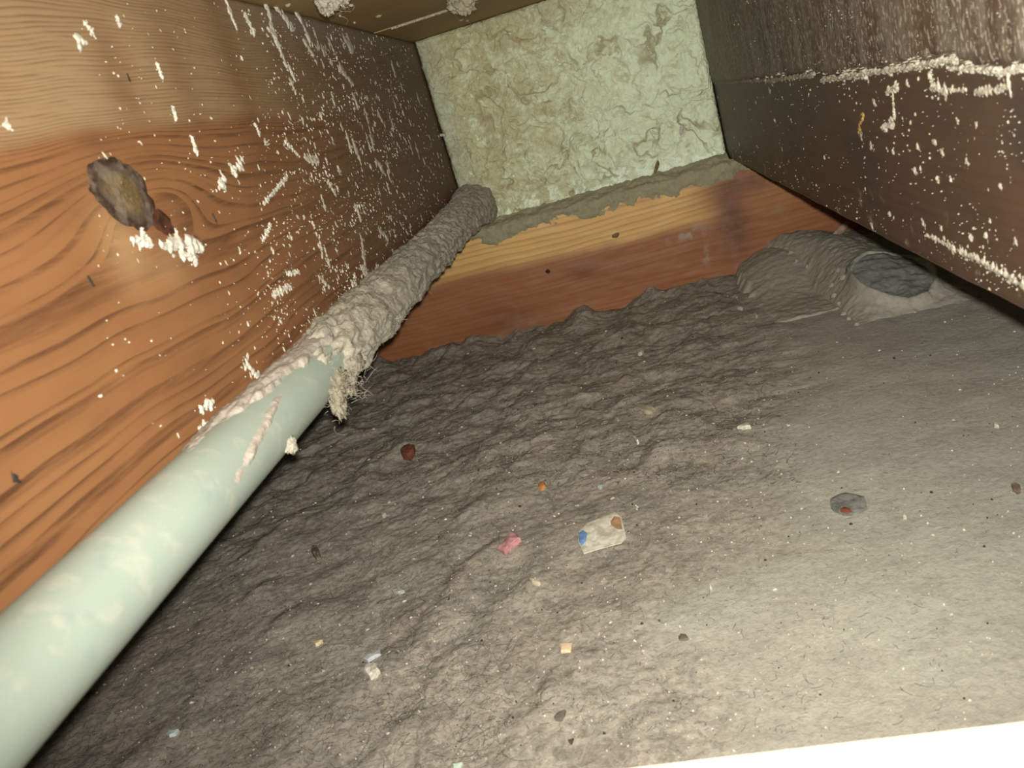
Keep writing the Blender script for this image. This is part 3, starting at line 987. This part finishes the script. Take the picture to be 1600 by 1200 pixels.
def roll_h(x, y):
    xl = np.interp(y, [-.38, -.25, -.16, -.10, -.02], [.455, .450, .441, .426, .380])
    s = np.clip((x - xl) / (.637 - xl), 0, 1)
    prof = np.sqrt(sstep(0, .42, s)) * (1 - .62 * sstep(.12, .75, s)) * (1 - sstep(.72, 1.0, s))
    h = (.052 + .008 * sstep(-.2, -.05, y)) * (1 - sstep(-.285, -.372, y - .02 * (x - .5))) * prof
    h = h * (1 + .05 * fbm(x * 30, y * 22, 3, 151)) + .0012 * fbm(x * 90, y * 90, 3, 152)
    e = ((x - .520) / .041) ** 2 + ((y + .286) / .060) ** 2
    rim = .006 * np.exp(-((e - 1.15) / .25) ** 2)
    h = h + rim * sstep(-.20, -.28, y)
    hole = 1 - sstep(.72, 1.05, e + .10 * fbm(x * 60, y * 60, 2, 153))
    return h * (1 - hole) + (-.004) * hole - .004 * (1 - sstep(0, .012, s)) - .004 * sstep(.97, 1, s) - .003 * sstep(-.355, -.375, y)


xx = np.linspace(.366, .642, 240); yy = np.linspace(-.385, -.0212, 280)
Xg, Yg = np.meshgrid(xx, yy, indexing='ij')
link_mesh('roll', np.stack([Xg, Yg, roll_h(Xg, Yg) + .0012], -1).reshape(-1, 3), grid_faces(len(xx), len(yy)), M_SHEET, felt)
xx = np.linspace(.478, .60, 70); yy = np.linspace(-.35, -.19, 90)
Xg, Yg = np.meshgrid(xx, yy, indexing='ij')
e = ((Xg - .520) / .05) ** 2 + ((Yg + .286) / .070) ** 2
Zg =   .008 + .032 * sstep(-.335, -.225, Yg) * (1 - .35 * sstep(.50, .58, Xg)) + .003 * fbm(Xg * 60, Yg * 60, 4, 155) - .02 * sstep(.95, 1.25, e)
link_mesh('lining', np.stack([Xg, Yg, Zg], -1).reshape(-1, 3), grid_faces(len(xx), len(yy)), M_LINING, felt, label='darker fluffy grey lining showing in the open end')


def flap_h(x, y):
    ramp = .001 + .034 * sstep(-.22, -.05, y) * (.45 + .55 * sstep(.365, .43, x))
    edge = sstep(.362, .385, x + .008 * fbm(x * 20, y * 30, 3, 161)) * sstep(-.292, -.284, y + .05 * (x - .4) + .003 * fbm(x * 60, y * 3, 2, 163))
    return ramp * edge - .006 * (1 - edge) + .0012 * fbm(x * 60, y * 60, 3, 162)


xx = np.linspace(.35, .470, 110); yy = np.linspace(-.305, -.0212, 230)
Xg, Yg = np.meshgrid(xx, yy, indexing='ij')
link_mesh('flap', np.stack([Xg, Yg, flap_h(Xg, Yg) + .0008], -1).reshape(-1, 3), grid_faces(len(xx), len(yy)), M_SHEET, felt, label='flat ramped flap of the felt lying left of the roll')
cr = []
for px, py, s in [(1232, 404, .005), (1238, 408, .006), (1246, 414, .005), (1302, 448, .006), (1308, 456, .006), (1316, 466, .005), (1322, 474, .004), (1335, 482, .004), (1262, 418, .003), (1300, 440, .005), (1312, 432, .006), (1320, 440, .006)]:
    cc = on(px, py, 2, .02)
    zz_ = max(float(roll_h(np.array(cc[0]), np.array(cc[1]))) if cc[0] > .45 else -1, float(flap_h(np.array(cc[0]), np.array(cc[1]))), .0)
    cr.append(flake(np.array([cc[0], cc[1], zz_]), EX, EY, EZ, s, s * .8, random.random() * 3, .004, 8, .4))
link_mesh('dust_crumbs', *join(cr), M_FILM, felt, kind='stuff')


# ------------------------------------------------------------------ debris lying on the floor
def chip(name, label, cat, outline, th, mat, group=None, dome=.5, tilt=0.0, lift=.0):
    """small flat fragment; its outline lies on the floor where the photo shows it"""
    pts = [floor_pt(px, py) for px, py in outline]
    c = np.mean(pts, 0)
    zf = max(float(fh(p[0], p[1])) for p in pts + [c]) * .5 + float(fh(c[0], c[1])) * .5 + lift
    n = len(pts)
    V = []
    for ring, k in ((0, 1.0), (1, 1.0), (2, .8)):
        for p in pts:
            d = np.array([p[0] - c[0], p[1] - c[1]]) * k
            z = zf - .001 if ring == 0 else zf + th * (.7 if ring == 1 else 1.0) + random.gauss(0, th * .12)
            z += tilt * d[1]
            V.append((c[0] + d[0], c[1] + d[1], z))
    V.append((c[0], c[1], zf + th * (1 + .3 * dome)))
    F = [list(range(n))[::-1]]
    for r in range(2):
        for i in range(n):
            j = (i + 1) % n
            F.append([r * n + i, r * n + j, (r + 1) * n + j, (r + 1) * n + i])
    for i in range(n): F.append([2 * n + i, 2 * n + (i + 1) % n, 3 * n])
    return link_mesh(name, V, F, mat, None, smooth=False, label=label, cat=cat, group=group, recentre=True)


def chip_oval(name, label, cat, px, py, a, b, ang, th, mat, k=10, jag=.12, **kw):
    out = []
    for i in range(k):
        t_ = 2 * math.pi * i / k
        r = 1 + random.uniform(-jag, jag)
        u_, v_ = a * r * math.cos(t_), b * r * math.sin(t_)
        out.append((px + u_ * math.cos(ang) - v_ * math.sin(ang), py + u_ * math.sin(ang) + v_ * math.cos(ang)))
    return chip(name, label, cat, out, th, mat, **kw)


# printed paper scrap: sheet with its coloured corners as parts
sc = [(904, 848), (906, 832), (918, 820), (938, 812), (962, 803), (972, 812), (980, 845), (972, 852), (948, 858), (913, 868)]
M_PAPER = flat('soiled_paper', (.62, .60, .50), .8, .30, 160, (.40, .37, .28))
scrap = thing('paper_scrap', 'torn white paper scrap with blue and tan corners lying in the dust', 'paper scrap', tuple(floor_pt(940, 835)))


def patch(outline, lift, mat, name, label=None, bulge=.0015):
    """thin curled sheet with thickness, on the floor"""
    pts = [floor_pt(px, py) for px, py in outline]
    c = np.mean(pts, 0); base = float(fh(c[0], c[1]))
    n = len(pts); V = []
    for k, dz in ((1, 0), (1, .0005), (.55, .0005 + bulge)):
        for p in pts:
            q_ = c + (p - c) * k
            V.append((q_[0], q_[1], max(base, float(fh(p[0], p[1])) * .6 + base * .4) + lift + dz))
    V.append((c[0], c[1], base + lift + .0005 + bulge))
    F = [list(range(n))[::-1]]
    for r in range(2):
        for i in range(n):
            j = (i + 1) % n
            F.append([r * n + i, r * n + j, (r + 1) * n + j, (r + 1) * n + i])
    for i in range(n): F.append([2 * n + i, 2 * n + (i + 1) % n, 3 * n])
    return link_mesh(name, V, F, mat, scrap, smooth=False, label=label)


patch(sc, .0014, M_PAPER, 'sheet', None, .0006)
patch([(906, 838), (912, 834), (919, 838), (916, 852), (910, 858), (906, 850)], .0026, flat('blue_print', (.17, .30, .55), .7, .2), 'printed_patch', 'blue printed patch', .0004)
patch([(955, 820), (961, 811), (970, 813), (974, 832), (966, 832), (957, 826)], .0026, flat('tan_print', (.42, .25, .13), .7, .2), 'printed_patch', 'tan brown printed patch', .0004)

chip('fragment', 'pink oblong fragment on the floor left of the paper scrap', 'fragment', [(779, 861), (790, 848), (801, 838), (808, 840), (815, 847), (802, 857), (790, 869)], .004, flat('pink', (.50, .245, .245), .8, .25, 200))
chip('fragment', 'red brown pebble-like fragment in the fluffy dust below the pipe tuft', 'fragment', [(628, 712), (633, 702), (642, 698), (650, 704), (649, 714), (642, 722), (632, 720)], .007, flat('brick_red', (.24, .085, .05), .7, .3))
chip('fragment', 'small orange fragment above the pink oblong one', 'fragment', [(842, 760), (847, 755), (852, 757), (853, 763), (847, 767), (842, 765)], .003, flat('orange', (.50, .22, .07), .7, .3))
pb = chip_oval('pebble', 'flat grey oval pebble with a rusty red spot, pressed in the floor', 'pebble', 1326, 789, 30, 17.5, .05, .0018, flat('grey_stone', (.20, .20, .175), .9, .3, 150, (.10, .10, .09)), 18, .06, dome=.3)
v = [floor_pt(px, py) for px, py in [(1312, 799), (1320, 795), (1330, 799), (1334, 804), (1322, 806), (1313, 804)]]
zt = float(fh(*floor_pt(1326, 789)[:2])) + .0028
cc = np.mean(v, 0)
link_mesh('rust_spot', [(p[0], p[1], zt - .0015) for p in v] + [(p[0] * .7 + cc[0] * .3, p[1] * .7 + cc[1] * .3, zt) for p in v],
          [[i, (i + 1) % 6, 6 + (i + 1) % 6, 6 + i] for i in range(6)] + [list(range(6, 12))], flat('rust', (.22, .06, .04), .8), pb, label='rusty red spot')
chip('chip', 'white paint chip with a notched top, right of centre on the floor', 'chip', [(1152, 670), (1157, 667), (1163, 666), (1167, 664), (1172, 666), (1174, 671), (1163, 672)], .003, M_PLASTER)
chip('chip', 'short white stick-like chip above the paper scrap', 'chip', [(990, 687), (994, 685), (999, 693), (996, 695)], .003, M_PLASTER)
chip('chip', 'pale teal chip just above the paper scrap', 'chip', [(934, 763), (936, 758), (942, 760), (939, 766)], .002, flat('pale_teal', (.45, .55, .47), .7, .15))
chip('chip', 'pale peach flat chip on the near floor below the paper scrap', 'chip', [(876, 1010), (895, 1008), (892, 1020), (877, 1021)], .002, flat('peach', (.66, .50, .32), .8, .15))
chip('pebble', 'white knobbly pebble near the bottom edge, left of centre', 'pebble', [(572, 1059), (574, 1050), (583, 1045), (592, 1045), (595, 1052), (589, 1059), (580, 1063)], .005, M_PLASTER)
chip('chip', 'long lavender grey sliver right above the white knobbly pebble', 'chip', [(570, 1035), (578, 1028), (586, 1023), (595, 1019), (596, 1024), (586, 1029), (576, 1036)], .0025, flat('lavender', (.44, .44, .46), .6, .15))
chip('chip', 'yellowish triangular chip above and left of the white knobbly pebble', 'chip', [(487, 1004), (496, 1004), (505, 1003), (501, 1007), (494, 1010)], .002, flat('yellowish', (.58, .48, .28), .8, .15))
chip('chip', 'bluish white flake at the lower left of the floor', 'chip', [(261, 1150), (266, 1145), (274, 1144), (281, 1143), (275, 1150), (266, 1153)], .002, flat('bluish', (.50, .56, .54), .7, .15))
chip('chip', 'narrow cream flake beside the bluish white flake', 'chip', [(297, 1149), (301, 1143), (303, 1146), (299, 1152)], .002, M_CREAM)
chip('flake', 'pale grey leaf-like flake on the floor midway between pink fragment and lavender sliver', 'flake', [(612, 924), (618, 920), (624, 917), (629, 922), (633, 926), (624, 930), (616, 928)], .002, flat('grey_leaf', (.36, .36, .30), .8, .2))
chip('husk', 'brown ribbed husk on the dark dust right of the pipe', 'husk', [(487, 862), (490, 855), (496, 855), (501, 866), (501, 873), (496, 876), (490, 870)], .004, flat('husk_brown', (.25, .185, .135), .8, .45, 250))
chip('flake', 'dark grey ragged flake near the bottom centre', 'flake', [(866, 1122), (872, 1114), (880, 1110), (885, 1111), (883, 1119), (878, 1128), (868, 1127)], .0012, flat('dark_flake', (.135, .12, .095), .9, .2))
chip('flake', 'small dark brown flake below the bottom-centre grey flake', 'flake', [(888, 1158), (893, 1157), (897, 1156), (894, 1164), (891, 1164)], .0012, flat('dark_brown', (.09, .055, .035), .9, .2))
chip('flake', 'dark grey brown flake alone on the near smooth floor', 'flake', [(1060, 997), (1064, 992), (1072, 993), (1077, 1000), (1070, 1002), (1062, 1001)], .0012, flat('grey_brown', (.14, .115, .085), .9, .2))
chip('flake', 'brown tuft-like flake at the right edge of the photo', 'flake', [(1580, 760), (1586, 756), (1594, 760), (1596, 770), (1590, 773), (1583, 768)], .002, flat('brown_tuft', (.20, .145, .095), .95, .3))
chip('disc', 'cream crumbly disc half sunk in the dust in the middle distance', 'disc', [(993, 640), (997, 633), (1006, 634), (1013, 637), (1018, 634), (1025, 642), (1020, 648), (1008, 648)], .003, flat('cream_disc', (.40, .35, .25), .9, .2))
chip('chip', 'cream chip far back on the dust in front of the timber plate', 'chip', [(995, 551), (999, 549), (1006, 552), (1004, 556), (997, 556)], .003, M_PLASTER)
chip('chip', 'white chip at the edge of the felt flap, nearer one of a pair', 'chip', [(1177, 493), (1181, 491), (1184, 496), (1181, 499)], .003, M_PLASTER)
chip('chip', 'flat white chip at the edge of the felt flap, farther one of a pair', 'chip', [(1151, 481), (1160, 483), (1161, 486), (1153, 485)], .003, M_PLASTER)
chip('chip', 'pale greenish flake cut by the bottom edge of the photo', 'chip', [(708, 1198), (716, 1195), (724, 1194), (718, 1202), (710, 1203)], .002, flat('greenish', (.46, .55, .45), .8, .15))
chip('chip', 'tan bone-like chip between the paper scrap and the peach chip', 'chip', [(828, 906), (835, 908), (845, 914), (842, 916), (832, 912)], .002, flat('tan_chip', (.55, .48, .34), .8, .15))
chip('chip', 'white flake below and right of the oval grey pebble', 'chip', [(1412, 804), (1416, 807), (1417, 812), (1412, 811)], .003, M_PLASTER)
chip('chip', 'white sliver standing between paper scrap and the smooth near floor', 'chip', [(1108, 916), (1111, 914), (1113, 921), (1110, 924)], .003, M_PLASTER)
chip('chip', 'white flake at the upper right of the smooth floor, near the right edge', 'chip', [(1552, 663), (1557, 664), (1561, 669), (1554, 668)], .003, M_PLASTER)
chip('chip', 'round white crumb on the ridge below the pipe, left of the pink fragment', 'chip', [(597, 804), (600, 802), (604, 805), (602, 809), (598, 809)], .003, M_PLASTER)

# pale splinter leaning between felt and joist
p0, p1 = on(1299, 374, 1, -.085), on(1325, 349, 1, -.085)
dv = (p1 - p0); L = np.linalg.norm(dv); dv /= L
sd = np.cross(dv, [0, 0, 1.]); sd /= np.linalg.norm(sd); up = np.cross(sd, dv)
V = []; nr = 7
for i in range(nr):
    t_ = i / (nr - 1); r = .0042 * (.7 + .5 * math.sin(t_ * 2.6)) * (1 + .15 * random.random())
    for j in range(8): V.append(p0 + dv * L * t_ + sd * r * math.cos(j * math.pi / 4) + up * r * math.sin(j * math.pi / 4))
F = [[i * 8 + j, i * 8 + (j + 1) % 8, (i + 1) * 8 + (j + 1) % 8, (i + 1) * 8 + j] for i in range(nr - 1) for j in range(8)] + [list(range(8))[::-1], list(range((nr - 1) * 8, nr * 8))]
link_mesh('wood_splinter', V, F, flat('pink_splinter', (.42, .28, .22), .8, .3), None, label='short pinkish splinter leaning on the felt under the right joist', cat='splinter', recentre=True)


# ------------------------------------------------------------------ scattered fibres and grit on the floor
def pick_floor(region):
    while True:
        px, py = random.uniform(region[0], region[2]), random.uniform(region[1], region[3])
        p = on(px, py, 2, 0)
        if not (-.29 < p[0] < .60 and -1.0 < p[1] < -.03): continue
        s = float(smoothness(p[0], p[1]))
        if random.random() < s * region[4]: continue
        return (p[0], p[1], float(fh(p[0], p[1])) + .0004)


v1 = hairs(3200, lambda: pick_floor((60, 720, 800, 1200, .92)), .015, .00014, 5, .35, .35)
v2 = hairs(3200, lambda: pick_floor((300, 480, 1500, 1150, .75)), .006, .00015, 3, .5, .4)
v4 = hairs(1800, lambda: pick_floor((480, 430, 1250, 760, .9)), .010, .00026, 4, .6, .7)
link_mesh('dark_fibres', *join([v1, v2, v4]), M_KNOTHAIR, floor, kind='stuff')
v3 = hairs(2200, lambda: pick_floor((100, 520, 1300, 1150, .7)), .006, .00016, 3, .5, .4)
v5 = hairs(2600, lambda: pick_floor((480, 430, 1300, 760, .9)), .008, .00024, 4, .7, .8)
link_mesh('pale_fibres', *join([v3, v5]), M_PALEHAIR, floor, kind='stuff')


def grit(n, region, smin, smax, el):
    out = []
    for _ in range(n):
        p = np.array(pick_floor(region)); d = np.linalg.norm(p - CP)
        s = min(smin + random.expovariate(1 / ((smax - smin) * .3)), smax) * d / FPX
        out.append(flake(p, EX, EY, EZ, s, s * (1 + random.random() * el), random.random() * 3.14, s * .9, 5, .3))
    return join(out)


link_mesh('white_grit', *grit(1100, (150, 440, 1600, 1190, .55), .35, 1.6, 1.8), M_PLASTER, floor, kind='stuff')
link_mesh('cream_grit', *grit(110, (100, 600, 1300, 1190, .5), .8, 2.4, 1.8), M_CREAM, floor, kind='stuff')
link_mesh('black_grit', *grit(330, (250, 520, 1600, 1190, .35), .4, 1.8, .8), M_BLACK, floor, kind='stuff')

# ------------------------------------------------------------------ cream edge of the opening, lower right
a, b = on(960, 1203, 2, .16), on(1640, 1123, 2, .16)
d = (b - a) / np.linalg.norm(b - a); nrm = np.array([-d[1], d[0], 0])
a2 = a - d * .25; b2 = b + d * .0
b2 = a + d * ((W - .006 - a[0]) / d[0]); a2 = a + d * ((.045 - a[0]) / d[0])
V, F = box_vf(0, np.linalg.norm(b2 - a2), -.03, 0, .0, .1605, .0008)
V = [tuple(a2 * [1, 1, 0] + d * q_[0] + nrm * q_[1] + np.array([0, 0, q_[2]])) for q_ in V]  # top edge 0.16 m up
link_mesh('edge_board', V, F, flat('cream_timber', (.55, .49, .36), .6, .08, 40), None, smooth=False, label='bright cream board edge at the lower right, closest to the camera', cat='board', recentre=True)
